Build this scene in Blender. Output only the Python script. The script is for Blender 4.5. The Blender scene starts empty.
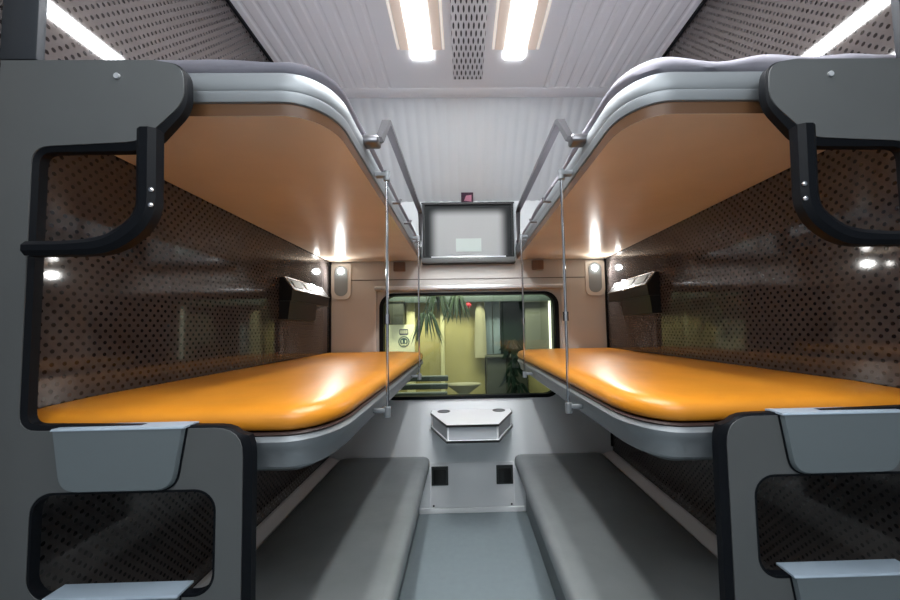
import bpy, bmesh, math, random
from mathutils import Vector, Matrix
C = bpy.context.scene.collection
PI = math.pi
random.seed(4)

# ------------------------------------------------------------------ materials
def mat(name, color, rough=0.5, metal=0.0, emit=None, strength=0.0, spec=0.5, coat=0.0, noise=0.0, nscale=8.0, bump=0.0, bscale=200.0):
    m = bpy.data.materials.new(name); m.use_nodes = True
    nt = m.node_tree; b = nt.nodes['Principled BSDF']
    b.inputs['Base Color'].default_value = (*color, 1)
    b.inputs['Roughness'].default_value = rough
    b.inputs['Metallic'].default_value = metal
    b.inputs['Specular IOR Level'].default_value = spec
    b.inputs['Coat Weight'].default_value = coat
    b.inputs['Coat Roughness'].default_value = 0.06
    if emit:
        b.inputs['Emission Color'].default_value = (*emit, 1)
        b.inputs['Emission Strength'].default_value = strength
    if noise or bump:
        g = nt.nodes.new('ShaderNodeNewGeometry')
    if noise:
        n = nt.nodes.new('ShaderNodeTexNoise'); n.inputs['Scale'].default_value = nscale
        n.inputs['Detail'].default_value = 4
        nt.links.new(g.outputs['Position'], n.inputs['Vector'])
        r = nt.nodes.new('ShaderNodeValToRGB')
        r.color_ramp.elements[0].position = 0.3; r.color_ramp.elements[1].position = 0.7
        r.color_ramp.elements[0].color = tuple(c*(1-noise) for c in color)+(1,)
        r.color_ramp.elements[1].color = tuple(min(1, c*(1+noise)) for c in color)+(1,)
        nt.links.new(n.outputs['Fac'], r.inputs['Fac'])
        nt.links.new(r.outputs['Color'], b.inputs['Base Color'])
    if bump:
        n2 = nt.nodes.new('ShaderNodeTexNoise'); n2.inputs['Scale'].default_value = bscale
        nt.links.new(g.outputs['Position'], n2.inputs['Vector'])
        bp_ = nt.nodes.new('ShaderNodeBump'); bp_.inputs['Strength'].default_value = bump
        bp_.inputs['Distance'].default_value = 0.004
        nt.links.new(n2.outputs['Fac'], bp_.inputs['Height'])
        nt.links.new(bp_.outputs['Normal'], b.inputs['Normal'])
    return m

def math_node(nt, op, a, b=None):
    n = nt.nodes.new('ShaderNodeMath'); n.operation = op
    for i, v in enumerate((a, b)):
        if v is None: continue
        if isinstance(v, (int, float)): n.inputs[i].default_value = v
        else: nt.links.new(v, n.inputs[i])
    return n.outputs[0]

def lattice_dist(nt, u, v, pu, pv):
    """distance (metres) to the nearest point of a staggered lattice of period pu x pv"""
    outs = []
    for off in (0.0, 0.5):
        du = math_node(nt, 'SUBTRACT', math_node(nt, 'FRACT', math_node(nt, 'ADD', math_node(nt, 'DIVIDE', u, pu), off+50)), 0.5)
        dv = math_node(nt, 'SUBTRACT', math_node(nt, 'FRACT', math_node(nt, 'ADD', math_node(nt, 'DIVIDE', v, pv), off+50)), 0.5)
        outs.append((math_node(nt, 'MULTIPLY', du, pu), math_node(nt, 'MULTIPLY', dv, pv)))
    return outs

def dotted(name, base, dot, pu, pv, r, rv=None, axes=('Y', 'Z'), rough=0.12, spec=0.5, coat=0.0):
    m = mat(name, base, rough, spec=spec, coat=coat); nt = m.node_tree; b = nt.nodes['Principled BSDF']
    g = nt.nodes.new('ShaderNodeNewGeometry'); s = nt.nodes.new('ShaderNodeSeparateXYZ')
    nt.links.new(g.outputs['Position'], s.inputs[0])
    rv = rv or r
    fac = None
    for du, dv in lattice_dist(nt, s.outputs[axes[0]], s.outputs[axes[1]], pu, pv):
        d = math_node(nt, 'ADD', math_node(nt, 'POWER', math_node(nt, 'ABSOLUTE', math_node(nt, 'DIVIDE', du, r)), 2.0),
                      math_node(nt, 'POWER', math_node(nt, 'ABSOLUTE', math_node(nt, 'DIVIDE', dv, rv)), 2.0))
        k = math_node(nt, 'LESS_THAN', d, 1.0)
        fac = k if fac is None else math_node(nt, 'MAXIMUM', fac, k)
    mx = nt.nodes.new('ShaderNodeMix'); mx.data_type = 'RGBA'
    mx.inputs['A'].default_value = (*base, 1); mx.inputs['B'].default_value = (*dot, 1)
    nt.links.new(fac, mx.inputs['Factor'])
    nt.links.new(mx.outputs['Result'], b.inputs['Base Color'])
    return m

M = {}
M['laminate'] = dotted('dotted_brown_laminate', (.070, .060, .058), (.012, .009, .009), .0265, .030, .0048, rough=.045)
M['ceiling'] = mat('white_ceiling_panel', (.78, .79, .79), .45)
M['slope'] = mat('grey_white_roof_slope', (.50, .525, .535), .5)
M['floor'] = mat('grey_blue_vinyl_floor', (.245, .295, .315), .35, noise=.03, nscale=30)
M['corridor'] = mat('corridor_panel_grey', (.45, .46, .47), .5)
M['alu'] = mat('brushed_aluminium', (.25, .27, .285), .5, .5)
M['alu_edge'] = mat('bright_aluminium_edge', (.80, .82, .84), .28, .6)
M['chrome'] = mat('chrome', (.75, .76, .78), .15, 1.0)
M['steel'] = mat('satin_steel_rail', (.17, .17, .18), .3, .8)
M['wood'] = mat('orange_brown_board', (.66, .55, .44), .20, spec=.5, noise=.05, nscale=5)
M['wood_edge'] = mat('dark_brown_board_edge', (.11, .050, .020), .4)
M['orange'] = mat('orange_vinyl', (.60, .225, .016), .36, noise=.06, nscale=9, bump=.12, bscale=26)
M['piping'] = mat('dark_piping', (.035, .012, .008), .5)
M['seat'] = mat('dark_grey_vinyl', (.19, .205, .21), .32, noise=.10, nscale=6, bump=.10, bscale=30)
M['seat_base'] = mat('seat_base_grey', (.15, .17, .175), .45)
M['strip'] = mat('pale_metal_strip', (.92, .90, .91), .4, .1)
M['bedding'] = mat('lilac_grey_cloth', (.33, .32, .37), .85, noise=.1, nscale=14)
M['plate'] = mat('grey_panel_paint', (.090, .096, .097), .5, noise=.05, nscale=6)
M['post'] = mat('dark_post_paint', (.02, .024, .03), .5)
M['rubber'] = mat('black_rubber', (.004, .005, .007), .5, spec=.12)
M['step'] = mat('blue_grey_step_plastic', (.13, .155, .165), .42)
M['step_top'] = mat('pale_blue_step_tread', (.30, .37, .44), .4)
M['black'] = mat('black_plastic', (.008, .008, .008), .35)
M['gloss_black'] = mat('gloss_black', (.012, .012, .012), .42, spec=.3)
M['white'] = mat('white_plastic', (.84, .86, .88), .35)
M['table_side'] = mat('grey_translucent_side', (.46, .49, .52), .25)
M['hole'] = mat('dark_hole', (.03, .035, .035), .4)
M['lamp_plate'] = mat('pale_lamp_plate', (.60, .57, .53), .4)
M['lamp_recess'] = mat('lamp_recess_grey', (.20, .215, .22), .35)
M['bulb'] = mat('lamp_bulb', (1, 1, 1), .3, emit=(.97, 1, .96), strength=90)
M['tube'] = mat('light_tube', (1, 1, 1), .3, emit=(.97, .985, 1), strength=74)
M['cove'] = mat('cove_with_glow', (.45, .38, .32), .4, emit=(1, .80, .66), strength=.30)  # glow beside the tube put in as weak warm emission
M['cove_lip'] = mat('cove_lip_with_glow', (.6, .55, .5), .4, emit=(1, .90, .80), strength=.5)  # lip gets the same added glow
M['grille'] = dotted('slotted_vent_grille', (.60, .60, .60), (.03, .03, .03), 0.0226, .084, .0042, .0180, axes=('X', 'Y'), rough=.45, spec=.3)
M['bracket'] = mat('brown_bracket', (.16, .105, .075), .4)
M['seam'] = mat('dark_seam', (.09, .075, .065), .6)
M['sticker_dark'] = mat('sticker_dark_purple', (.035, .012, .03), .5)
M['sticker_pink'] = mat('sticker_pink', (.50, .22, .30), .5)
M['bezel'] = mat('charcoal_bezel', (.010, .011, .012), .5, spec=.25)
M['pale_patch'] = mat('pale_mint', (.42, .48, .46), .6, spec=.2)

def wall_back_material():
    m = mat('end_wall_painted_light', (.45, .38, .34), .42); nt = m.node_tree; b = nt.nodes['Principled BSDF']
    g = nt.nodes.new('ShaderNodeNewGeometry'); s = nt.nodes.new('ShaderNodeSeparateXYZ')
    nt.links.new(g.outputs['Position'], s.inputs[0])
    k = math_node(nt, 'GREATER_THAN', s.outputs['Z'], .80)
    mx = nt.nodes.new('ShaderNodeMix'); mx.data_type = 'RGBA'
    mx.inputs['A'].default_value = (.90, .93, .95, 1); mx.inputs['B'].default_value = (.53, .51, .485, 1)  # white below, warmer above: differing light put into the wall colour
    nt.links.new(k, mx.inputs['Factor'])
    m2 = nt.nodes.new('ShaderNodeMix'); m2.data_type = 'RGBA'
    nt.links.new(mx.outputs['Result'], m2.inputs['A']); m2.inputs['B'].default_value = (.50, .525, .535, 1)
    nt.links.new(math_node(nt, 'GREATER_THAN', s.outputs['Z'], 1.76), m2.inputs['Factor'])
    nt.links.new(m2.outputs['Result'], b.inputs['Base Color'])
    return m
M['wall_back'] = wall_back_material()

def glow_panel_material():
    """reflected glow painted into the panel colour: pale grey field that fades to a dark border on the left, right and top"""
    m = mat('painted_glow_panel', (.6, .6, .6), .6, spec=.12); nt = m.node_tree; b = nt.nodes['Principled BSDF']
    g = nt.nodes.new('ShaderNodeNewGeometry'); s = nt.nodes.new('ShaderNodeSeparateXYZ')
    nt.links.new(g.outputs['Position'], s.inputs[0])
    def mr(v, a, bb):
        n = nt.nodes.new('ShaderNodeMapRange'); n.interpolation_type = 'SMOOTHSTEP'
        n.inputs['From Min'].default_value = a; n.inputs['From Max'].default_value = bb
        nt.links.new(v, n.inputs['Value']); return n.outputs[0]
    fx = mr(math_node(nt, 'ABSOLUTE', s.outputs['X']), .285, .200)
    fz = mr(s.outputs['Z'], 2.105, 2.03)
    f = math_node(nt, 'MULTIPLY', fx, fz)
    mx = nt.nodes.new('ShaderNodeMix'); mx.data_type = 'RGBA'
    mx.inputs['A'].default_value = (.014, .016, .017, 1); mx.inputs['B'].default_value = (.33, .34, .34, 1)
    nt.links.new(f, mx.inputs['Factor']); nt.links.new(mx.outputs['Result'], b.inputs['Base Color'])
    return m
M['panel_glow'] = glow_panel_material()

def glass_material():
    m = bpy.data.materials.new('window_glass'); m.use_nodes = True; nt = m.node_tree
    nt.nodes.remove(nt.nodes['Principled BSDF']); out = nt.nodes['Material Output']
    t = nt.nodes.new('ShaderNodeBsdfTransparent'); t.inputs['Color'].default_value = (.80, .86, .82, 1)
    g = nt.nodes.new('ShaderNodeBsdfGlossy'); g.inputs['Roughness'].default_value = 0.02
    f = nt.nodes.new('ShaderNodeFresnel'); f.inputs['IOR'].default_value = 1.6
    mx = nt.nodes.new('ShaderNodeMixShader')
    nt.links.new(f.outputs[0], mx.inputs[0]); nt.links.new(t.outputs[0], mx.inputs[1]); nt.links.new(g.outputs[0], mx.inputs[2])
    nt.links.new(mx.outputs[0], out.inputs['Surface'])
    return m
M['glass'] = glass_material()
# beyond the window
M['yellow_wall'] = mat('yellow_outside_wall', (.50, .44, .20), .6, noise=.06, nscale=4)
M['yellow_post'] = mat('pale_yellow_post', (.85, .80, .48), .5)
M['sign_face'] = mat('pale_yellow_sign', (.9, .88, .62), .5, emit=(1, .96, .66), strength=.35)  # weak emission added to brighten the board
M['sign_ink'] = mat('sign_violet_grey_ink', (.14, .13, .22), .5)
M['sign_green'] = mat('sign_dark_teal_ink', (.05, .13, .15), .5)
M['ext_dark'] = mat('dark_olive_panel', (.040, .045, .032), .6)
M['ext_box'] = mat('dark_grey_cabinet', (.075, .08, .065), .5)
M['ext_grey'] = mat('grey_green_wall', (.15, .16, .135), .6)
M['ext_blue'] = mat('blue_grey_pane', (.30, .38, .44), .3)
M['ext_pale'] = mat('pale_cloth', (.50, .47, .32), .8)
M['leaf'] = mat('dark_green_leaf', (.035, .065, .035), .5)
M['leaf_dark'] = mat('blackish_green_leaf', (.010, .024, .017), .7, spec=.1)
M['red'] = mat('red_paper', (.60, .03, .06), .6)
M['bench'] = mat('bench_dark_slat', (.05, .065, .065), .4)
M['bench_edge'] = mat('bench_pale_edge', (.38, .42, .42), .4)
M['ext_ground'] = mat('platform_grey', (.18, .18, .15), .7)
M['reflection'] = mat('grey_reflection', (.10, .13, .13), .5)
M['ext_tube'] = mat('outside_light_strip', (1, 1, 1), .4, emit=(1, .93, .78), strength=1.6)

# ------------------------------------------------------------------ mesh helpers
def box(bm, x0, x1, y0, y1, z0, z1, bev=0.0, seg=2):
    x0, x1 = min(x0, x1), max(x0, x1); y0, y1 = min(y0, y1), max(y0, y1)
    t = bmesh.new()
    bmesh.ops.create_cube(t, size=1)
    for v in t.verts:
        v.co = Vector(((x0+x1)/2+v.co.x*(x1-x0), (y0+y1)/2+v.co.y*(y1-y0), (z0+z1)/2+v.co.z*(z1-z0)))
    if bev: bmesh.ops.bevel(t, geom=t.edges[:], offset=bev, segments=seg, affect='EDGES', profile=.5)
    merge(bm, t)

def merge(bm, t):
    me = bpy.data.meshes.new('tmp'); t.to_mesh(me); t.free(); bm.from_mesh(me); bpy.data.meshes.remove(me)

def loft(bm, rings, cap=True, closed=False):
    vs = [[bm.verts.new(p) for p in r] for r in rings]
    n = len(vs[0]); k = len(vs)
    for i in range(k if closed else k-1):
        a, b = vs[i], vs[(i+1) % k]
        for j in range(n):
            bm.faces.new((a[j], a[(j+1) % n], b[(j+1) % n], b[j]))
    if cap and not closed:
        bm.faces.new(vs[0][::-1]); bm.faces.new(vs[-1])

def prism(bm, outline, fn, d0, d1, holes=()):
    """outline / holes: 2-D loops; fn(u, v, d) -> xyz; filled flat and extruded from d0 to d1"""
    t = bmesh.new(); edges = []
    for loop in [outline]+list(holes):
        vs = [t.verts.new((u, v, 0)) for u, v in loop]
        edges += [t.edges.new((vs[i], vs[(i+1) % len(vs)])) for i in range(len(vs))]
    bmesh.ops.triangle_fill(t, use_beauty=True, use_dissolve=False, edges=edges)
    r = bmesh.ops.extrude_face_region(t, geom=t.faces[:])
    up = [e for e in r['geom'] if isinstance(e, bmesh.types.BMVert)]
    for v in up: v.co.z = 1
    for v in t.verts: v.co = Vector(fn(v.co.x, v.co.y, d0 if v.co.z < .5 else d1))
    merge(bm, t)

def tube(bm, pts, r=0.005, seg=10, rect=None):
    pts = [Vector(p) for p in pts]; rings = []
    up0 = Vector((0, 0, 1))
    for i, p in enumerate(pts):
        d = Vector((0, 0, 0))
        if i: d += (p-pts[i-1]).normalized()
        if i < len(pts)-1: d += (pts[i+1]-p).normalized()
        d.normalize()
        up = up0 if abs(d.z) < .95 else Vector((0, 1, 0))
        a = d.cross(up).normalized(); b = a.cross(d).normalized()
        if rect:
            w, h = rect
            rings.append([p+a*sx*w/2+b*sz*h/2 for sx, sz in ((-1, -1), (1, -1), (1, 1), (-1, 1))])
        else:
            rings.append([p+a*r*math.cos(2*PI*k/seg)+b*r*math.sin(2*PI*k/seg) for k in range(seg)])
    loft(bm, rings)

def disc(bm, c, r, axis, depth, seg=24, ry=None):
    """short cylinder, axis 'x','y' or 'z', from c along +axis by depth"""
    ry = ry or r; rings = []
    for d in (0, depth):
        ring = []
        for k in range(seg):
            a = 2*PI*k/seg; u, v = r*math.cos(a), ry*math.sin(a)
            ring.append({'x': (c[0]+d, c[1]+u, c[2]+v), 'y': (c[0]+u, c[1]+d, c[2]+v), 'z': (c[0]+u, c[1]+v, c[2]+d)}[axis])
        rings.append(ring)
    loft(bm, rings)

def ball(bm, c, r, sc=(1, 1, 1), seg=16):
    t = bmesh.new(); bmesh.ops.create_uvsphere(t, u_segments=seg, v_segments=seg//2, radius=r)
    for v in t.verts: v.co = Vector(c)+Vector((v.co.x*sc[0], v.co.y*sc[1], v.co.z*sc[2]))
    merge(bm, t)

def world_loc(o):
    v = Vector((0, 0, 0))
    while o: v += o.location; o = o.parent
    return v

def obj(name, bm, m, parent=None, smooth=True, angle=35):
    bmesh.ops.recalc_face_normals(bm, faces=bm.faces[:])
    off = world_loc(parent) if parent else Vector((0, 0, 0))
    me = bpy.data.meshes.new(name)
    if off.length:
        for v in bm.verts: v.co -= off
    bm.to_mesh(me); bm.free()
    o = bpy.data.objects.new(name, me); C.objects.link(o)
    me.materials.append(m)
    if smooth:
        for p in me.polygons: p.use_smooth = True
        try: me.set_sharp_from_angle(angle=math.radians(angle))
        except Exception: pass
    if parent: o.parent = parent
    return o

def thing(name, label, cat, loc, group=None):
    o = bpy.data.objects.new(name, None); C.objects.link(o); o.location = loc
    o.empty_display_size = .05
    return tag(o, label, cat, group)
def tag(o, label, cat, group=None):
    o['label'] = label; o['category'] = cat
    if group: o['group'] = group
    return o
def struct(name, bm, m, parent=None, **k):
    o = obj(name, bm, m, parent, **k)
    if not parent: o['kind'] = 'structure'
    return o

def round_rect(u0, u1, v0, v1, r, n=8):
    pts = []
    for cx, cy, a0 in ((u1-r, v1-r, 0), (u0+r, v1-r, 90), (u0+r, v0+r, 180), (u1-r, v0+r, 270)):
        for k in range(n+1):
            a = math.radians(a0+90*k/n); pts.append((cx+r*math.cos(a), cy+r*math.sin(a)))
    return pts

def band(pts, sg):
    a = offset_path(pts, sg*.016); b = offset_path(pts, sg*.010); c = offset_path(pts, sg*.004); out = []
    for i, (u, v) in enumerate(pts):
        if u > .80: q = b[i]
        elif v > 1.66:
            t = min(1, (v-1.66)/.09); t = t*t*(3-2*t); q = (a[i][0]*(1-t)+c[i][0]*t, a[i][1]*(1-t)+c[i][1]*t)
        elif v > 1.045 and v < 1.2: q = c[i]
        else: q = a[i]
        out.append(q)
    return out

def smooth_path(pts, r=.03, n=6):
    """open polyline with every inner corner rounded by a quadratic fillet; r may be per-point"""
    out = [pts[0]]
    for i in range(1, len(pts)-1):
        rr = pts[i][2] if len(pts[i]) > 2 else r
        p = Vector(pts[i][:2]); a = Vector(pts[i-1][:2])-p; b = Vector(pts[i+1][:2])-p
        d = min(rr, a.length*.48, b.length*.48)
        A = p+a.normalized()*d; B = p+b.normalized()*d
        for k in range(n+1):
            t = k/n; q = A*(1-t)**2+p*2*t*(1-t)+B*t*t; out.append((q.x, q.y))
    out.append(pts[-1][:2])
    return out

def offset_path(pts, d):
    out = []
    for i, p in enumerate(pts):
        p = Vector(p); n = Vector((0, 0))
        if i: e = (p-Vector(pts[i-1])).normalized(); n += Vector((e.y, -e.x))
        if i < len(pts)-1: e = (Vector(pts[i+1])-p).normalized(); n += Vector((e.y, -e.x))
        n.normalize(); q = p+n*d; out.append((q.x, q.y))
    return out

# ------------------------------------------------------------------ dimensions (metres)
HW, D = .975, 2.52           # half width between the side walls, depth of the end wall
YP = .718                    # front face of the bunk end panels
ZC = 2.588

# ------------------------------------------------------------------ the room
bm = bmesh.new(); box(bm, -2.2, 2.2, -1.1, D+.06, -.06, 0); struct('floor', bm, M['floor'])
for s, side in ((-1, 'left'), (1, 'right')):
    bm = bmesh.new(); box(bm, s*HW, s*(HW+.05), YP-.06, D+.06, 0, ZC+.04); struct('wall_'+side, bm, M['laminate'])
bm = bmesh.new(); box(bm, -2.2, 2.2, -1.16, -1.1, 0, ZC); struct('wall_front', bm, M['corridor'])

WX, WZ0, WZ1 = .61, .775, 1.495
bm = bmesh.new()
prism(bm, [(-HW, 0), (HW, 0), (HW, 2.3), (-HW, 2.3)], lambda u, v, d: (u, d, v), D, D+.05, [round_rect(-WX, WX, WZ0, WZ1, .09)])
struct('wall_back', bm, M['wall_back'], smooth=False)

def fluted(bm, path, x_edges, groove, depth, width=.010):
    """sheet swept along path [(y, z, ny, nz)], crossed by grooves at the given x positions"""
    xs = []
    for x in sorted(groove):
        xs += [(x-width, 0), (x-width*.35, depth), (x+width*.35, depth), (x+width, 0)]
    xs = [(x_edges[0], 0)]+xs+[(x_edges[1], 0)]
    rows = []
    for (y, z, ny, nz) in path:
        rows.append([bm.verts.new((x, y+ny*d, z+nz*d)) for x, d in xs])
    for i in range(len(rows)-1):
        for j in range(len(xs)-1):
            bm.faces.new((rows[i][j], rows[i][j+1], rows[i+1][j+1], rows[i+1][j]))
    # closed back
    back = [(bm.verts.new((x_edges[0], y+ny*.03, z+nz*.03)), bm.verts.new((x_edges[1], y+ny*.03, z+nz*.03))) for (y, z, ny, nz) in path]
    for i in range(len(back)-1):
        bm.faces.new((back[i][0], back[i+1][0], back[i+1][1], back[i][1]))

g = [s*(.435+.062*k) for k in range(9) for s in (-1, 1)]
bm = bmesh.new()
fluted(bm, [(-1.12, ZC, 0, 1), (1.93, ZC, 0, 1)], (-HW-.04, HW+.04), g, .005, .013)
struct('ceiling', bm, M['ceiling'], angle=20)
# rounded cross band and fluted slope down to the end wall
bm = bmesh.new()
box(bm, -HW, HW, 1.93, 2.012, ZC-.002, ZC+.03, .002); struct('trim_1', bm, M['ceiling'])
bm = bmesh.new()
path = []
for k in range(9):
    t = k/8
    y = 2.006+(D-2.006)*(t*.86+.14*t*t); z = ZC+.004-(ZC-2.150)*(t*.80+.20*t*t)
    path.append((y, z, .62, .78))
fluted(bm, path, (-HW, HW), [-.9375+.0625*k for k in range(31)], .0035, .016)
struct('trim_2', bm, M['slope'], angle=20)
for s, n in ((-1, 3), (1, 4)):    # dark strip where ceiling meets the side walls
    bm = bmesh.new(); box(bm, s*(HW-.010), s*HW, YP, 1.99, ZC-.014, ZC-.001); struct('trim_%d' % n, bm, M['rubber'])
for s, n in ((-1, 5), (1, 6)):    # dark posts above the end panels
    bm = bmesh.new(); box(bm, s*.903, s*(HW+.02), YP-.002, YP+.014, 1.8115, ZC-.002, .003); struct('trim_%d' % n, bm, M['post'])
bm = bmesh.new(); box(bm, -.86, .86, D-.003, D, 1.596, 1.601); struct('trim_7', bm, M['seam'])
for s, n in ((-1, 8), (1, 9)):    # dark corner strip between side wall and end wall
    bm = bmesh.new(); box(bm, s*(HW-.012), s*HW, D-.012, D, .42, 1.74); struct('trim_%d' % n, bm, M['rubber'])
bm = bmesh.new(); box(bm, -.36, .36, D-.012, D, 0, .035, .004); struct('baseboard_back', bm, M['white'])
# doorway wings of the corridor beyond the compartment (behind the panels)
for s, n in ((-1, 10), (1, 11)):
    bm = bmesh.new(); box(bm, s*(HW+.05), s*2.2, YP-.06, YP, 0, ZC); struct('trim_%d' % n, bm, M['corridor'])

# window
win = bpy.data.objects.new('window_1', None); C.objects.link(win); win.location = (0, D, WZ0); win['kind'] = 'structure'
bm = bmesh.new()
prism(bm, round_rect(-.628, .628, .764, 1.502, .10), lambda u, v, d: (u, d, v), D-.012, D+.045, [round_rect(-.600, .600, .786, 1.484, .085)])
obj('rubber_seal', bm, M['rubber'], win)
bm = bmesh.new(); box(bm, -.609, .609, D+.02, D+.026, .776, 1.494); obj('pane', bm, M['glass'], win, smooth=False)
bm = bmesh.new()
prism(bm, [(-.672, .82), (-.645, .82), (-.645, 1.518), (.645, 1.518), (.645, .82), (.672, .82), (.672, 1.556), (-.672, 1.556)], lambda u, v, d: (u, d, v), D-.022, D)
obj('surround', bm, M['wall_back'], win, smooth=False)
bm = bmesh.new(); box(bm, -.655, .655, D-.05, D-.022, 1.520, 1.548, .006); obj('curtain_rail', bm, M['alu_edge'], win)

# ------------------------------------------------------------------ bunks
def plan(s, inset, y0, y1, xe, rx, ry, n=14, far_r=.015):
    """plan outline of a bunk: round corner at the near aisle end; s = -1 left, 1 right"""
    xe, y0, y1 = xe+inset, y0+inset, y1-.002
    rx, ry = max(rx-inset, .01), max(ry-inset, .01)
    pts = [(HW-.006, y0)]
    for k in range(n+1):
        a = PI/2*k/n
        e = 2/2.2
        pts.append((xe+rx-rx*abs(math.sin(a))**e, y0+ry-ry*abs(math.cos(a))**e))
    pts += [(xe, y1-far_r), (xe+far_r, y1), (HW-.006, y1)]
    return [(s*x, y) for x, y in pts]

def resample(pts, n):
    seg = [math.dist(pts[i], pts[i+1]) for i in range(len(pts)-1)]; tot = sum(seg); out = []; i = 0; acc = 0
    for k in range(n):
        t = tot*k/(n-1)
        while i < len(seg)-1 and acc+seg[i] < t: acc += seg[i]; i += 1
        f_ = min(1, (t-acc)/seg[i]); out.append((pts[i][0]*(1-f_)+pts[i+1][0]*f_, pts[i][1]*(1-f_)+pts[i+1][1]*f_))
    return out

def slab(bm, s, prof, *args):
    loft(bm, [[(x, y, z) for x, y in plan(s, i, *args)] for i, z in prof])

UP = (.768, D-.012, .330, .115, .14)     # y0, y1, aisle edge, corner radii
MID = (.760, D-.012, .325, .105, .18)
SIDE = {-1: 'left', 1: 'right'}

for s in (-1, 1):
    # ---- upper bunk
    b = thing('upper_bunk', 'fixed upper bunk with brown underside and metal rim on the %s wall' % SIDE[s], 'bunk', (s*.65, 1.6, 1.72), 'upper bunks')
    bm = bmesh.new(); slab(bm, s, [(.0108, 1.7281), (.0108, 1.7284)], *UP); obj('underside_board', bm, M['wood'], b)
    bm = bmesh.new(); slab(bm, s, [(.0105, 1.7286), (.007, 1.752), (.014, 1.765)], *UP); obj('board_edge', bm, M['wood_edge'], b)
    bm = bmesh.new(); slab(bm, s, [(.014, 1.752), (.004, 1.757), (.000, 1.772), (.000, 1.778), (.003, 1.781), (.001, 1.785), (.000, 1.812), (.006, 1.824), (.018, 1.830)], *UP)
    obj('rim', bm, M['alu'], b)
    for y in (1.47, 1.76):
        bm = bmesh.new(); tube(bm, [(s*.332, y, 1.775), (s*.300, y, 1.775), (s*.296, y, 1.790)], .006)
        obj('peg', bm, M['steel'], b)
    bm = bmesh.new()
    pth = [(s*.345, 1.055, 1.812), (s*.297, 1.055, 1.817), (s*.290, 1.062, 1.822), (s*.287, 1.148, 1.930), (s*.287, 1.165, 1.937), (s*.287, 2.06, 1.937), (s*.287, 2.075, 1.928), (s*.290, 2.09, 1.775), (s*.345, 2.09, 1.765)]
    tube(bm, pth, rect=(.026, .016)); obj('guard_rail', bm, M['steel'], b, angle=25)
    bm = bmesh.new(); box(bm, s*.286, s*.348, 1.030, 1.075, 1.800, 1.826, .008, 3); obj('rail_mount', bm, M['steel'], b)
    # ---- bedding on it (rumpled on the right)
    bm = bmesh.new(); amp = .010 if s > 0 else .004; h = 1.872 if s > 0 else 1.862
    prof = [(.026, 1.8305), (.006, 1.842), (.004, 1.850), (.016, h-.004), (.05, h), (.12, h+.004)]
    rings = []
    for k, (i, z) in enumerate(prof):
        r = []; pl = []
        for q in plan(s, i, *UP, n=30):      # even spacing along the edge
            if pl:
                a = Vector(pl[-1]); b2 = Vector(q); m_ = max(1, int((b2-a).length/.02))
                pl += [tuple(a.lerp(b2, (t+1)/m_)) for t in range(m_)]
            else: pl.append(q)
        pl = resample(pl, 140); run = 0
        for j, (x, y) in enumerate(pl):
            run = j*.0195
            w = amp*(.6*math.sin(run*9+s)+.35*math.sin(run*21+k*.8))*(0 if k == 0 else 1)
            r.append((x, y, z+w+(0 if k == 0 else amp*.4*math.sin(x*31))))
        rings.append(r)
    loft(bm, rings)
    tag(obj('mattress', bm, M['bedding'], angle=60), ('rumpled lilac grey mattress cover on top of the right upper bunk' if s > 0 else 'flat grey mattress on top of the left upper bunk'), 'mattress', 'upper bunk mattresses')
    # ---- middle folding bunk
    b = thing('folding_bunk', 'middle folding bunk with orange vinyl pad hung on rods at the %s wall' % SIDE[s], 'bunk', (s*.65, 1.6, .94), 'middle bunks')
    bm = bmesh.new(); slab(bm, s, [(.020, 1.0425), (.004, 1.048), (.000, 1.058), (.003, 1.074), (.012, 1.085), (.030, 1.0915), (.060, 1.094), (.16, 1.098)], *MID)
    obj('orange_pad', bm, M['orange'], b, angle=70)
    bm = bmesh.new(); slab(bm, s, [(.006, 1.034), (.002, 1.038), (.006, 1.0424)], *MID); obj('piping', bm, M['piping'], b)
    bm = bmesh.new(); slab(bm, s, [(.050, .957), (.030, .959), (.022, .966), (.018, .985), (.010, 1.005), (.002, 1.014), (.0, 1.024), (.006, 1.0338)], *MID)
    obj('rim', bm, M['alu'], b)
    bm = bmesh.new(); slab(bm, s, [(.060, .945), (.055, .9565)], *MID); obj('underside_board', bm, M['plate'], b)
    # ---- lower bunk
    b = thing('lower_bunk', 'low dark grey padded bench bunk along the %s wall' % SIDE[s], 'bunk', (s*.65, 1.6, 0), 'lower bunks')
    bm = bmesh.new(); t = bmesh.new()
    def seat_ring(i, z):
        return [(s*u, v, z) for u, v in round_rect(.285+i, .893-i, .80+i, D-.016-i, max(.045-i*.3, .01))]
    loft(bm, [seat_ring(i, z) for i, z in ((.02, .318), (.004, .324), (.0, .335), (.0, .362), (.004, .378), (.014, .388), (.035, .393), (.09, .397))])
    t.free(); obj('cushion', bm, M['seat'], b, angle=70)
    bm = bmesh.new(); box(bm, s*.362, s*(HW-.004), .80, D-.012, 0, .317, .004); obj('base', bm, M['seat_base'], b)
    bm = bmesh.new(); box(bm, s*.35, s*.362, .80, D-.016, .275, .317, .003); obj('base_rail', bm, M['alu'], b)
    bm = bmesh.new(); prism(bm, [(.899, .3175), (HW-.004, .3175), (HW-.004, .392), (.955, .392), (.899, .374)], lambda u, v, d: (s*u, d, v), .80, D-.014)
    obj('back_strip', bm, M['strip'], b, smooth=False)

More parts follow.
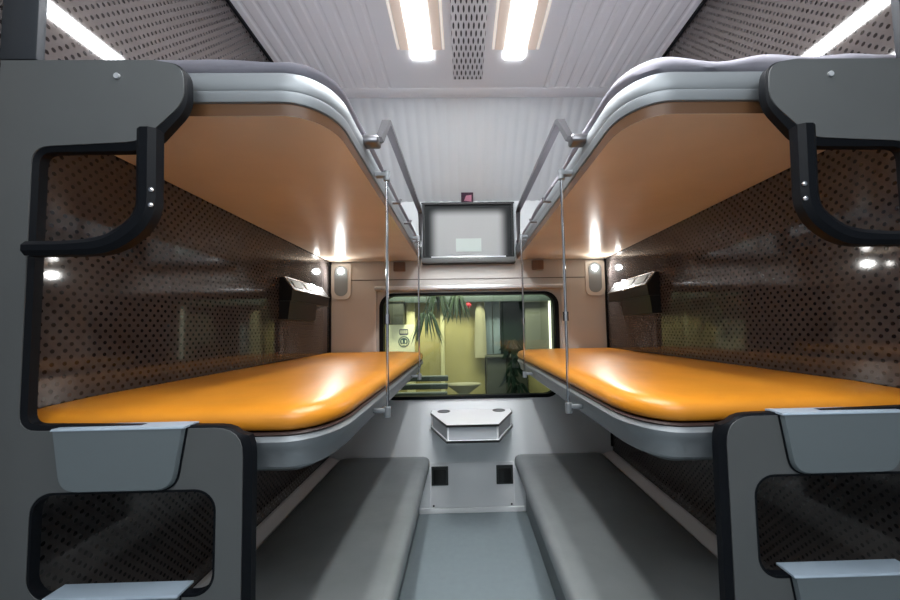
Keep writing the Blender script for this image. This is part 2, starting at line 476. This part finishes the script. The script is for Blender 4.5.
# ---- suspension rods
for s in (-1, 1):
    for y, where in ((1.175, 'near'), (2.01, 'far')):
        r = thing('suspension_rod', '%s thin metal rod joining middle and upper bunks on the %s' % ({'near': 'nearer', 'far': 'farther'}[where], SIDE[s]), 'rod', (s*.292, y, .97), 'bunk suspension rods')
        bm = bmesh.new(); tube(bm, [(s*.292, y, .985), (s*.292, y, 1.765)], .0048); obj('rod', bm, M['chrome'], r)
        bm = bmesh.new(); box(bm, s*.286, s*.3285, y-.011, y+.011, 1.757, 1.772, .003); disc(bm, (s*.292, y, 1.745), .011, 'z', .032, 14); obj('top_hook', bm, M['alu'], r)
        bm = bmesh.new(); box(bm, s*.286, s*.338, y-.008, y+.008, .985, .999, .003); disc(bm, (s*.292, y, .972), .011, 'z', .032, 14); obj('bottom_clip', bm, M['alu'], r)
        bm = bmesh.new(); disc(bm, (s*.292, y, 1.27), .0095, 'z', .03, 14); obj('collar', bm, M['chrome'], r)

# ------------------------------------------------------------------ bunk end panels
edge = smooth_path([(.672, 1.811), (.612, 1.800, .05), (.606, 1.722, .03), (.690, 1.640, .03), (.905, 1.630, .035), (.903, 1.068, .035), (.476, 1.066, .055), (.472, .002)], .03)
panel_outline = [(.986, .002), (.986, 1.811)]+edge
hole = round_rect(.524, .874, .753, .952, .042)
for s in (-1, 1):
    p = thing('bunk_end_panel', 'grey bunk end panel with foot steps and black grab handle at near %s' % SIDE[s], 'panel', (s*.78, YP, 0), 'bunk end panels')
    fn = lambda u, v, d: (s*u, d, v)
    bm = bmesh.new(); prism(bm, panel_outline, fn, YP, YP+.014, [hole]); obj('panel', bm, M['plate'], p, smooth=False)
    # black rubber along the open edge, and round the foot hole
    e0 = offset_path(edge, .0003); e1 = band(edge, 1)
    # outside of the panel is the aisle side: choose the offset that lies outside the outline
    def inside(pt, poly):
        c = False
        for i in range(len(poly)):
            (x1, y1), (x2, y2) = poly[i], poly[i-1]
            if (y1 > pt[1]) != (y2 > pt[1]) and pt[0] < (x2-x1)*(pt[1]-y1)/(y2-y1)+x1: c = not c
        return c
    if inside(e1[len(e1)//2], panel_outline): e0 = offset_path(edge, -.0003); e1 = band(edge, -1)
    bm = bmesh.new()
    A = [[bm.verts.new(fn(u, v, d)) for u, v in e] for e, d in ((e0, YP+.002), (e1, YP+.006), (e1, YP+.022), (e0, YP+.022))]
    for k in range(4):
        a, b_ = A[k], A[(k+1) % 4]
        for i in range(len(edge)-1): bm.faces.new((a[i], a[i+1], b_[i+1], b_[i]))
    bm.faces.new([q[0] for q in A]); bm.faces.new([q[-1] for q in A][::-1])
    obj('edge_trim', bm, M['rubber'], p)
    bm = bmesh.new(); prism(bm, round_rect(.5242, .8738, .7532, .9518, .042), fn, YP+.001, YP+.018, [round_rect(.529, .869, .758, .947, .038)])
    obj('hole_trim', bm, M['rubber'], p)
    for z, k in ((1.070, -.007), (.761, -.004)):
        lo, hi = z-.116, z
        front = smooth_path([(.590+k, hi-.001), (.608+k, lo, .03), (.816+k, lo, .03), (.834+k, hi-.001)], .02)
        bm = bmesh.new(); loft(bm, [[fn(u, v, YP-.0005) for u, v in front], [fn(u, v, YP-.006) for u, v in front], [fn(.715+(u-.715)*.985, v+(.003 if v < z-.05 else 0), YP-.011) for u, v in front]])
        st = obj('foot_step', bm, M['step'], p)
        bm = bmesh.new(); prism(bm, [(YP-.012, hi-.0005), (YP+.030, hi-.0005), (YP+.030, hi+.0035), (YP-.009, hi+.0035), (YP-.012, hi+.001)], lambda a, z_, u: (s*u, a, z_), .588+k, .836+k)
        obj('tread', bm, M['step_top'], st, smooth=False)
        bm = bmesh.new(); prism(bm, smooth_path([(.587+k, hi), (.605+k, lo-.003, .032), (.819+k, lo-.003, .032), (.837+k, hi)], .02), fn, YP-.002, YP-.0003)
        obj('recess_line', bm, M['rubber'], st, smooth=False)
    # grab handle: flat black bow from the upper wing down to the column
    pth = smooth_path([(.662, 1.655), (.658, 1.475, .06), (.725, 1.424, .06), (.80, 1.419), (.884, 1.419)], .05, 8)
    bm = bmesh.new()
    wid = [.019-.005*min(1, max(0, (i/len(pth)-.35)*2)) for i in range(len(pth))]
    oa = []; ob = []
    for i, (u, v) in enumerate(pth):
        q = offset_path(pth, 1.0)[i]; n = (q[0]-u, q[1]-v)
        oa.append((u+n[0]*wid[i], v+n[1]*wid[i])); ob.append((u-n[0]*wid[i], v-n[1]*wid[i]))
    R = [[bm.verts.new(fn(u, v, d)) for u, v in q] for q, d in ((oa, YP-.001), (oa, YP-.020), ([(a[0]*.7+b2[0]*.3, a[1]*.7+b2[1]*.3) for a, b2 in zip(oa, ob)], YP-.027), ([(a[0]*.3+b2[0]*.7, a[1]*.3+b2[1]*.7) for a, b2 in zip(oa, ob)], YP-.027), (ob, YP-.020), (ob, YP-.001))]
    for k in range(6):
        a, b_ = R[k], R[(k+1) % 6]
        for i in range(len(pth)-1): bm.faces.new((a[i], a[i+1], b_[i+1], b_[i]))
    bm.faces.new([q[0] for q in R]); bm.faces.new([q[-1] for q in R][::-1])
    h = obj('grab_handle', bm, M['rubber'], p, angle=25)
    for z in (1.530, 1.500):
        bm = bmesh.new(); ball(bm, (s*.646, YP-.024, z), .0055, (1, .6, 1), 10); obj('bolt', bm, M['chrome'], h)
    bm = bmesh.new(); disc(bm, (s*.741, YP-.0035, 1.776), .006, 'y', .003, 10); obj('screw', bm, M['alu_edge'], p)

# ------------------------------------------------------------------ end wall fittings
for s in (-1, 1):
    l = thing('reading_lamp', 'small recessed reading lamp lit on the end wall in the %s corner' % SIDE[s], 'lamp', (s*.895, D, 1.47), 'reading lamps')
    xc = s*.893
    bm = bmesh.new(); prism(bm, smooth_path([(xc, 1.714), (xc-.068, 1.714, .012), (xc-.068, 1.466, .05), (xc+.068, 1.466, .05), (xc+.068, 1.714, .012), (xc, 1.714)], .03)[:-1], lambda u, v, d: (u, d, v), D-.012, D)
    obj('back_plate', bm, M['lamp_plate'], l)
    bm = bmesh.new(); prism(bm, round_rect(xc-.046, xc+.046, 1.488, 1.700, .044), lambda u, v, d: (u, d, v), D-.0135, D-.0121)
    obj('recess', bm, M['lamp_recess'], l)
    bm = bmesh.new(); ball(bm, (xc, D-.016, 1.662), .018, (1, .6, 1)); obj('bulb', bm, M['bulb'], l)
    sp = bpy.data.lights.new('reading_spot', 'SPOT'); sp.energy = 9; sp.spot_size = math.radians(160); sp.spot_blend = .4; sp.shadow_soft_size = .018; sp.color = (1, .98, .95)
    so_ = bpy.data.objects.new('reading_spot', sp); C.objects.link(so_); so_.location = (xc, D-.034, 1.660); so_.rotation_euler = (math.radians(68), 0, math.radians(180))
for s in (-1, 1):
    bm = bmesh.new(); box(bm, s*.445, s*.525, D-.035, D, 1.655, 1.719, .004)
    t = bmesh.new(); box(t, s*.478, s*.492, D-.037, D-.034, 1.66, 1.715); merge(bm, t)
    tag(obj('wall_bracket', bm, M['bracket']), 'small brown bracket under the %s upper bunk, on the end wall' % SIDE[s], 'bracket', 'brown wall brackets')

w = thing('display_cabinet', 'dark framed cabinet panel with painted glow above the window between upper bunks', 'cabinet', (0, D, 1.70))
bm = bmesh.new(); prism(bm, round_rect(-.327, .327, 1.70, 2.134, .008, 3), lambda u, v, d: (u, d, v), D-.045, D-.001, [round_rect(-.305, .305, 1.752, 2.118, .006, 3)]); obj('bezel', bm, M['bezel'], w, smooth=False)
bm = bmesh.new(); box(bm, -.3048, .3048, D-.03, D-.002, 1.7525, 2.1175); obj('glow_panel', bm, M['panel_glow'], w, smooth=False)  # bright middle is reflected glow painted into the colour
bm = bmesh.new(); box(bm, -.26, .26, D-.049, D-.0455, 1.742, 1.7505, .002); obj('bottom_strip', bm, M['alu_edge'], w)
bm = bmesh.new(); box(bm, -.324, .324, D-.075, D-.0455, 1.700, 1.738, .008); obj('ledge', bm, M['plate'], w)
for s in (-1, 1):
    bm = bmesh.new(); box(bm, s*.319, s*.326, D-.052, D-.0455, 1.74, 2.12, .002); obj('side_strip', bm, M['alu'], w)
bm = bmesh.new(); box(bm, -.088, .090, D-.034, D-.0301, 1.785, 1.878, .001)
obj('pale_patch', bm, M['pale_patch'], w, smooth=False)  # small pale rectangle in front of the panel

t = thing('notice_sticker', 'tiny dark purple sticker with pink patch above the dark framed cabinet', 'sticker', (-.008, D-.045, 2.15))
bm = bmesh.new(); prism(bm, [(-.046, 2.137), (.038, 2.137), (.038, 2.190), (-.046, 2.190)], lambda u, v, d: (u, d-(v-2.15)*.80, v), D-.047, D-.043); obj('plate', bm, M['sticker_dark'], t, smooth=False)
bm = bmesh.new(); prism(bm, [(-.026, 2.145), (.026, 2.139), (.026, 2.176), (-.012, 2.172)], lambda u, v, d: (u, d-(v-2.15)*.80, v), D-.049, D-.0471); obj('patch', bm, M['sticker_pink'], t, smooth=False)

# folding table under the window
t = thing('wall_table', 'small white table with cut corners and two cup holes under the window', 'table', (0, 2.4, .59))
top = [(-.272, D-.013), (-.272, 2.430), (-.152, 2.115), (.152, 2.115), (.272, 2.430), (.272, D-.013)]
def shrink(k): return [(x*(1-k), D-.013-(D-.013-y)*(1-k)) for x, y in top]
P3 = lambda u, v, d: (u, v, d)
bm = bmesh.new(); prism(bm, shrink(.012), P3, .680, .692); obj('table_top', bm, M['white'], t, smooth=False)
bm = bmesh.new(); prism(bm, top, P3, .6815, .690, [shrink(.0119)]) if False else None
def edge_band(bm, z0, z1):
    a, b_ = top, shrink(.0118)
    ra = [[bm.verts.new((x, y, z)) for x, y in q] for q, z in ((a, z0), (a, z1), (b_, z1), (b_, z0))]
    for k in range(4):
        for i in range(len(top)-1): bm.faces.new((ra[k][i], ra[k][i+1], ra[(k+1) % 4][i+1], ra[(k+1) % 4][i]))
edge_band(bm, .679, .6915); obj('top_edge', bm, M['black'], t, smooth=False)
bm = bmesh.new(); prism(bm, shrink(.012), P3, .590, .600); obj('lower_shelf', bm, M['white'], t, smooth=False)
bm = bmesh.new(); edge_band(bm, .588, .601); obj('lower_edge', bm, M['black'], t, smooth=False)
bm = bmesh.new(); prism(bm, shrink(.05), P3, .6005, .6795); obj('skirt', bm, M['table_side'], t, smooth=False)
bm = bmesh.new()
q = shrink(.045)
bm.free()
for x, y in q[1:5]:
    bm = bmesh.new(); tube(bm, [(x, y, .6003), (x, y, .6797)], .006, 8); obj('corner_post', bm, M['white'], t)
for s in (-1, 1):
    bm = bmesh.new(); disc(bm, (s*.186, 2.462, .6922), .040, 'z', .0012, 28); c = obj('cup_hole', bm, M['hole'], t)
    bm = bmesh.new()
    rings = []
    for k in range(28):
        a = 2*PI*k/28
        rings.append([(s*.186+(.040+.0035*math.cos(b))*math.cos(a), 2.462+(.040+.0035*math.cos(b))*math.sin(a), .6935+.0020*math.sin(b)) for b in [2*PI*i/8 for i in range(8)]])
    loft(bm, rings, closed=True); obj('ring', bm, M['black'], c)

# lower end wall: cover panel, socket plates
cp = thing('cover_panel', 'white cover panel with two small bolts below the wall table', 'panel', (0, D, .04))
bm = bmesh.new(); box(bm, -.285, .285, D-.009, D, .037, .335, .004); obj('cover', bm, M['white'], cp)
for s in (-1, 1):
    bm = bmesh.new(); ball(bm, (s*.265, D-.010, .052), .007, (1, .6, 1), 10); obj('bolt', bm, M['black'], cp)
for s in (-1, 1):
    so = thing('socket_plate', 'black square socket plate low on the end wall, beside the %s lower bunk' % SIDE[s], 'socket', (s*.222, D-.009, .188), 'black socket plates')
    bm = bmesh.new(); box(bm, s*.164, s*.278, D-.019, D-.0092, .188, .314, .003); obj('plate', bm, M['hole'], so)
    bm = bmesh.new(); box(bm, s*.178, s*.264, D-.0225, D-.0191, .200, .296, .003); obj('cover_flap', bm, M['black'], so)

# wall units with glossy slanted top beside the middle bunks
for s in (-1, 1):
    u = thing('wall_unit', 'black box shaped unit with glossy slanted top on the %s wall' % SIDE[s], 'wall unit', (s*HW, 2.05, 1.30), 'black wall units')
    fx = lambda a, z, y: (s*(HW-.001-a), y, z)
    bm = bmesh.new(); prism(bm, [(0, 1.405), (0, 1.525), (.022, 1.525), (.066, 1.462), (.060, 1.405)], fx, 1.83, 2.33); obj('housing', bm, M['black'], u, smooth=False)
    bm = bmesh.new(); prism(bm, [(0, 1.312), (0, 1.404), (.055, 1.404), (.045, 1.312)], fx, 1.83, 2.16); obj('lower_body', bm, M['black'], u, smooth=False)
    bm = bmesh.new(); prism(bm, [(.0225, 1.5235), (.0255, 1.5260), (.0695, 1.4635), (.0665, 1.4615)], fx, 1.845, 2.315); obj('glossy_face', bm, M['gloss_black'], u, smooth=False)
    bm = bmesh.new()
    tube(bm, [fx(.025, 1.527, 1.835), fx(.025, 1.527, 2.20), fx(.069, 1.462, 2.327), fx(.069, 1.462, 1.835), fx(.025, 1.527, 1.835)], .0028, 6); obj('bright_rim', bm, M['chrome'], u)
    bm = bmesh.new()
    for y0, y1 in ((1.88, 1.98), (2.02, 2.10)):
        prism(bm, [(.0345, 1.5165), (.0360, 1.5175), (.0605, 1.4800), (.0590, 1.4790)], fx, y0, y1)
    obj('painted_glint', bm, M['pale_patch'], u, smooth=False)  # pale patches painted on as reflections in the slanted face

# ------------------------------------------------------------------ ceiling fittings
for s in (-1, 1):
    c = thing('ceiling_light', 'bright long ceiling light strip with side coves given a warm glow, %s of the vent' % SIDE[s], 'ceiling light', (s*.235, 1.0, ZC), 'ceiling lights')
    xc = s*.226
    bm = bmesh.new(); box(bm, xc-.044, xc+.044, .35, 1.712, ZC-.0045, ZC-.0005); obj('tube_cover', bm, M['tube'], c, smooth=False)
    for o, nm in ((-1, 'inner'), (1, 'outer')):
        bm = bmesh.new(); box(bm, xc+o*.054, xc+o*.098, .35, 1.650, ZC-.006, ZC-.001, .002); obj('side_cove', bm, M['cove'], c)
        bm = bmesh.new(); box(bm, xc+o*.102, xc+o*.113, .35, 1.645, ZC-.008, ZC-.001, .002); obj('cove_lip', bm, M['cove_lip'], c)
bm = bmesh.new(); box(bm, -.078, .078, .40, 1.855, ZC-.005, ZC-.0005, .001)
tag(obj('vent_grille', bm, M['grille']), 'slotted white vent grille down the middle of the ceiling', 'vent')

# ------------------------------------------------------------------ beyond the window
bm = bmesh.new(); box(bm, -3, 3, D+.10, 4.6, -.06, 0); struct('ground', bm, M['ext_ground'])
YE = 3.6
bm = bmesh.new(); box(bm, -2.6, 2.6, YE+.30, YE+.35, 0, 2.4); struct('wall_outside', bm, M['ext_grey'])
def ext(name, label, cat, parts, group=None):
    x = [p[0] for _, _, p in parts]; o = thing(name, label, cat, (sum(x)/len(x), YE, 0), group)
    for nm, m, (x0, x1, y0, y1, z0, z1) in parts:
        bm = bmesh.new(); box(bm, x0, x1, y0, y1, z0, z1, .004); obj(nm, bm, M[m], o)
    return o
ext('yellow_partition', 'yellow lit partition with pale upright post outside the window', 'partition',
    [('board', 'yellow_wall', (-.90, .165, YE+.02, YE+.06, .01, 1.53)), ('post', 'yellow_post', (-.275, -.235, YE-.01, YE+.018, .01, 1.53))])
sg = ext('notice_board', 'pale yellow notice board with two printed emblems, seen through the window', 'sign',
    [('board', 'sign_face', (-.805, -.525, YE-.06, YE-.04, .985, 1.295)), ('post', 'yellow_post', (-.606, -.525, YE-.038, YE+.015, .01, 1.515))])
bm = bmesh.new(); prism(bm, round_rect(-.672, -.585, 1.195, 1.252, .012, 4), lambda u, v, d: (u, d, v), YE-.064, YE-.0601); obj('emblem', bm, M['sign_ink'], sg, smooth=False)
bm = bmesh.new()
for k in range(4): box(bm, -.662+.019*k, -.650+.019*k, YE-.066, YE-.0641, 1.208, 1.240)
obj('emblem_marks', bm, M['sign_face'], sg, smooth=False)
bm = bmesh.new(); disc(bm, (-.628, YE-.064, 1.128), .054, 'y', .0039, 28); e = obj('round_emblem', bm, M['sign_green'], sg)
bm = bmesh.new()
rr = []
for k in range(28):
    a = 2*PI*k/28; rr.append([(-.628+q*math.cos(a), y, 1.128+q*math.sin(a)) for q, y in ((.044, YE-.066), (.038, YE-.066), (.038, YE-.0642), (.044, YE-.0642))])
loft(bm, rr, closed=True)
for x in (-.645, -.611): box(bm, x-.006, x+.006, YE-.066, YE-.0642, 1.118, 1.146)
box(bm, -.650, -.606, YE-.066, YE-.0642, 1.098, 1.108)
obj('emblem_ring', bm, M['sign_face'], e, smooth=False)
ext('outdoor_cabinet', 'dark grey box mounted above the pale yellow notice board outside', 'cabinet',
    [('body', 'ext_box', (-.765, -.618, YE-.16, YE-.05, 1.297, 1.505)), ('lid', 'ext_dark', (-.775, -.608, YE-.17, YE-.045, 1.506, 1.522))])
ext('blue_window_door', 'blue grey glazed door panel right of the yellow partition outside', 'door',
    [('glazing', 'ext_blue', (.175, .325, YE+.03, YE+.05, .985, 1.52)), ('mullion', 'ext_box', (.246, .254, YE+.02, YE+.029, .99, 1.52)), ('lower_panel', 'ext_dark', (.170, .330, YE+.03, YE+.05, .01, .98))])
ext('dark_counter', 'dark olive counter front low behind the window, right of the yellow partition', 'counter',
    [('front', 'ext_dark', (.172, .55, YE-.20, YE-.02, .01, .965)), ('worktop', 'ext_box', (.165, .555, YE-.22, YE-.01, .966, .985))])
ext('green_booth', 'dark green grey booth wall outside at the right of the window', 'booth',
    [('wall', 'ext_grey', (.57, .90, YE-.05, YE+.05, .01, 1.50)), ('dark_panel', 'leaf_dark', (.335, .565, YE+.05, YE+.08, .99, 1.54)), ('lower_board', 'yellow_wall', (.58, .86, YE-.075, YE-.0505, .50, .93))])
tag(obj('light_strip', (lambda b: (box(b, .795, .818, YE-.09, YE-.07, 1.0, 1.545, .006), b)[1])(bmesh.new()), M['ext_tube']), 'thin upright light strip outside near the right window edge', 'light')
ext('reflection_band', 'grey green fascia modelled as a band across the top outside the window', 'reflection',
    [('band', 'reflection', (-1.3, 1.3, YE-.10, YE+.02, 1.535, 1.75)), ('reflection_lip', 'reflection', (-1.3, 1.3, YE-.11, YE-.101, 1.505, 1.56))])  # ceiling reflection in the window pane, modelled as a solid grey band
# pale hanging robe-like cloth
bm = bmesh.new(); rings = []
for z, wx, xc in ((.96, .056, .118), (1.1, .058, .116), (1.3, .052, .118), (1.42, .046, .118), (1.47, .028, .116), (1.495, .008, .116)):
    rings.append([(xc+wx*math.cos(2*PI*k/20)*(1+.10*math.cos(5*2*PI*k/20)), YE-.05+.022*math.sin(2*PI*k/20), z) for k in range(20)])
loft(bm, rings); tag(obj('hanging_cloth', bm, M['ext_pale']), 'pale hanging cloth beside the blue glazed door outside', 'cloth')
l = thing('red_lantern', 'tiny red lantern hanging outside behind the top of the window', 'lantern', (.005, YE-.10, 1.50))
bm = bmesh.new(); ball(bm, (.005, YE-.10, 1.472), .030, (1.1, 1, .9)); obj('body', bm, M['red'], l)
bm = bmesh.new(); tube(bm, [(.005, YE-.10, 1.498), (.005, YE-.10, 1.535)], .003, 6); obj('cord', bm, M['black'], l)

def leaves(bm, base, n, length, seed, down=.8, spread=1.0):
    rnd = random.Random(seed)
    for i in range(n):
        a = 2*PI*i/n+rnd.uniform(-.3, .3); L = length*rnd.uniform(.65, 1.1); w = rnd.uniform(.010, .017)
        dx, dy = math.cos(a)*spread, math.sin(a)*.45
        prev = None; K = 7
        for k in range(K+1):
            t = k/K
            p = Vector(base)+Vector((dx*L*.55*t, dy*L*.5*t, L*(.18*math.sin(PI*min(1, t*1.5))-down*t*t)))
            ww = w*math.sin(PI*(.12+.86*t))
            tx = Vector((-math.sin(a)*.6, .1, math.cos(a)*.6+.25)).normalized()
            cur = (bm.verts.new(p-tx*ww), bm.verts.new(p+Vector((0, -.004, .0))), bm.verts.new(p+tx*ww))
            if prev:
                bm.faces.new((prev[0], prev[1], cur[1], cur[0])); bm.faces.new((prev[1], prev[2], cur[2], cur[1]))
            prev = cur
plants = [(-.39, 1.36, 20, .34, 'lowest of the drooping plants in front of the yellow partition outside'),
          (-.27, 1.53, 18, .27, 'drooping plant left of the middle at the top of the window, outside'),
          (-.09, 1.53, 18, .28, 'drooping plant nearest the red lantern outside')]
for k, (x, z, n, L, lab) in enumerate(plants):
    YQ = YE-(.20, .44, .20)[k]
    pl = thing('hanging_plant', lab, 'plant', (x, YQ, z), 'hanging plants outside')
    bm = bmesh.new(); leaves(bm, (x, YQ, z), n, L, 20+k); obj('leaves', bm, M['leaf'], pl, smooth=False)
    bm = bmesh.new(); tube(bm, [(x, YQ, z+.01), (x, YQ, 1.72)], .006, 6); ball(bm, (x, YQ, z), .022); obj('stem', bm, M['ext_dark'], pl)
sh = thing('dark_shrub', 'blackish green shrub in front of the dark counter outside', 'plant', (.42, YE-.36, 0))
bm = bmesh.new()
for k in range(7): leaves(bm, (.40+.03*math.sin(k*2), YE-.36, .62+.08*k), 12, .24, 50+k, .25)
obj('leaves', bm, M['leaf_dark'], sh, smooth=False)
bm = bmesh.new(); tube(bm, [(.42, YE-.36, 0), (.41, YE-.36, .6), (.39, YE-.36, 1.1)], .014, 8); obj('stem', bm, M['leaf_dark'], sh)
YB = 3.1
be = thing('slatted_bench', 'dark slatted bench with pale slat edges just outside the window', 'bench', (-.42, YB, 0))
for k, (z, y) in enumerate(((.690, YB), (.745, YB+.10), (.800, YB+.20))):
    bm = bmesh.new(); box(bm, -.70, -.19, y-.03, y+.03, z-.022, z+.016, .004); sl = obj('slat', bm, M['bench'], be)
    bm = bmesh.new(); box(bm, -.70, -.19, y-.033, y-.022, z+.0165, z+.030, .003); obj('slat_edge', bm, M['bench_edge'], sl)
for x in (-.66, -.23):
    bm = bmesh.new(); box(bm, x-.02, x+.02, YB-.02, YB+.22, 0, .667, .004); obj('leg', bm, M['bench'], be)
b2 = thing('planter_bowl', 'low pale bowl planter beside the slatted bench outside', 'planter', (-.09, YB+.15, 0))
bm = bmesh.new()
loft(bm, [[(-.05+r*math.cos(2*PI*k/20), YB+.2+.5*r*math.sin(2*PI*k/20), z) for k in range(20)] for r, z in ((.10, 0), (.07, .45), (.05, .66), (.16, .74), (.155, .75), (.05, .70))])
obj('bowl', bm, mat('pale_stone', (.36, .34, .24), .6), b2)

# ------------------------------------------------------------------ lights
def area(name, loc, rot, size, size_y, power, color):
    l = bpy.data.lights.new(name, 'AREA'); l.shape = 'RECTANGLE'; l.size = size; l.size_y = size_y; l.energy = power; l.color = color
    o = bpy.data.objects.new(name, l); C.objects.link(o); o.location = loc; o.rotation_euler = rot; return o
area('platform_lamp', (-.2, 2.95, 2.3), (math.radians(38), 0, 0), 1.6, .3, 62, (1, .93, .70))
area('corridor_fill', (0, -.75, 2.45), (math.radians(48), 0, 0), 1.8, .4, 27, (.93, .97, 1))  # unseen fill light added behind the camera to brighten the aisle
w = bpy.data.worlds.new('world'); bpy.context.scene.world = w; w.use_nodes = True
w.node_tree.nodes['Background'].inputs['Color'].default_value = (.62, .72, .85, 1)
w.node_tree.nodes['Background'].inputs['Strength'].default_value = .25

# ------------------------------------------------------------------ camera
cx, cz, yaw, pitch, roll, f, sx, sy = -.0448, 1.252, -.0201, .0565, -.0171, 359.3, 20.29, 7.59
c, s_ = math.cos(yaw), math.sin(yaw)
right = Vector((c, s_, 0)); fwd0 = Vector((-s_, c, 0)); up0 = Vector((0, 0, 1))
c, s_ = math.cos(pitch), math.sin(pitch)
fwd = c*fwd0+s_*up0; up = -s_*fwd0+c*up0
c, s_ = math.cos(roll), math.sin(roll)
# image x = c*u - s*w, image y(down) = s*u + c*w   (w measured downwards)
cr = c*right+s_*up
cu = -s_*right+c*up
cam = bpy.data.cameras.new('camera'); co = bpy.data.objects.new('camera', cam); C.objects.link(co)
m = Matrix((cr, cu, -fwd)).transposed().to_4x4(); m.translation = Vector((cx, 0, cz))
co.matrix_world = m
cam.sensor_width = 36; cam.lens = 36*f/900
cam.shift_x = -sx/900; cam.shift_y = sy/900
cam.clip_start = .02
bpy.context.scene.camera = co
sc = bpy.context.scene
sc.view_settings.view_transform = 'Standard'
sc.view_settings.look = 'None'
sc.view_settings.exposure = 0.0
sc.cycles.max_bounces = 8
sc.cycles.sample_clamp_indirect = 6
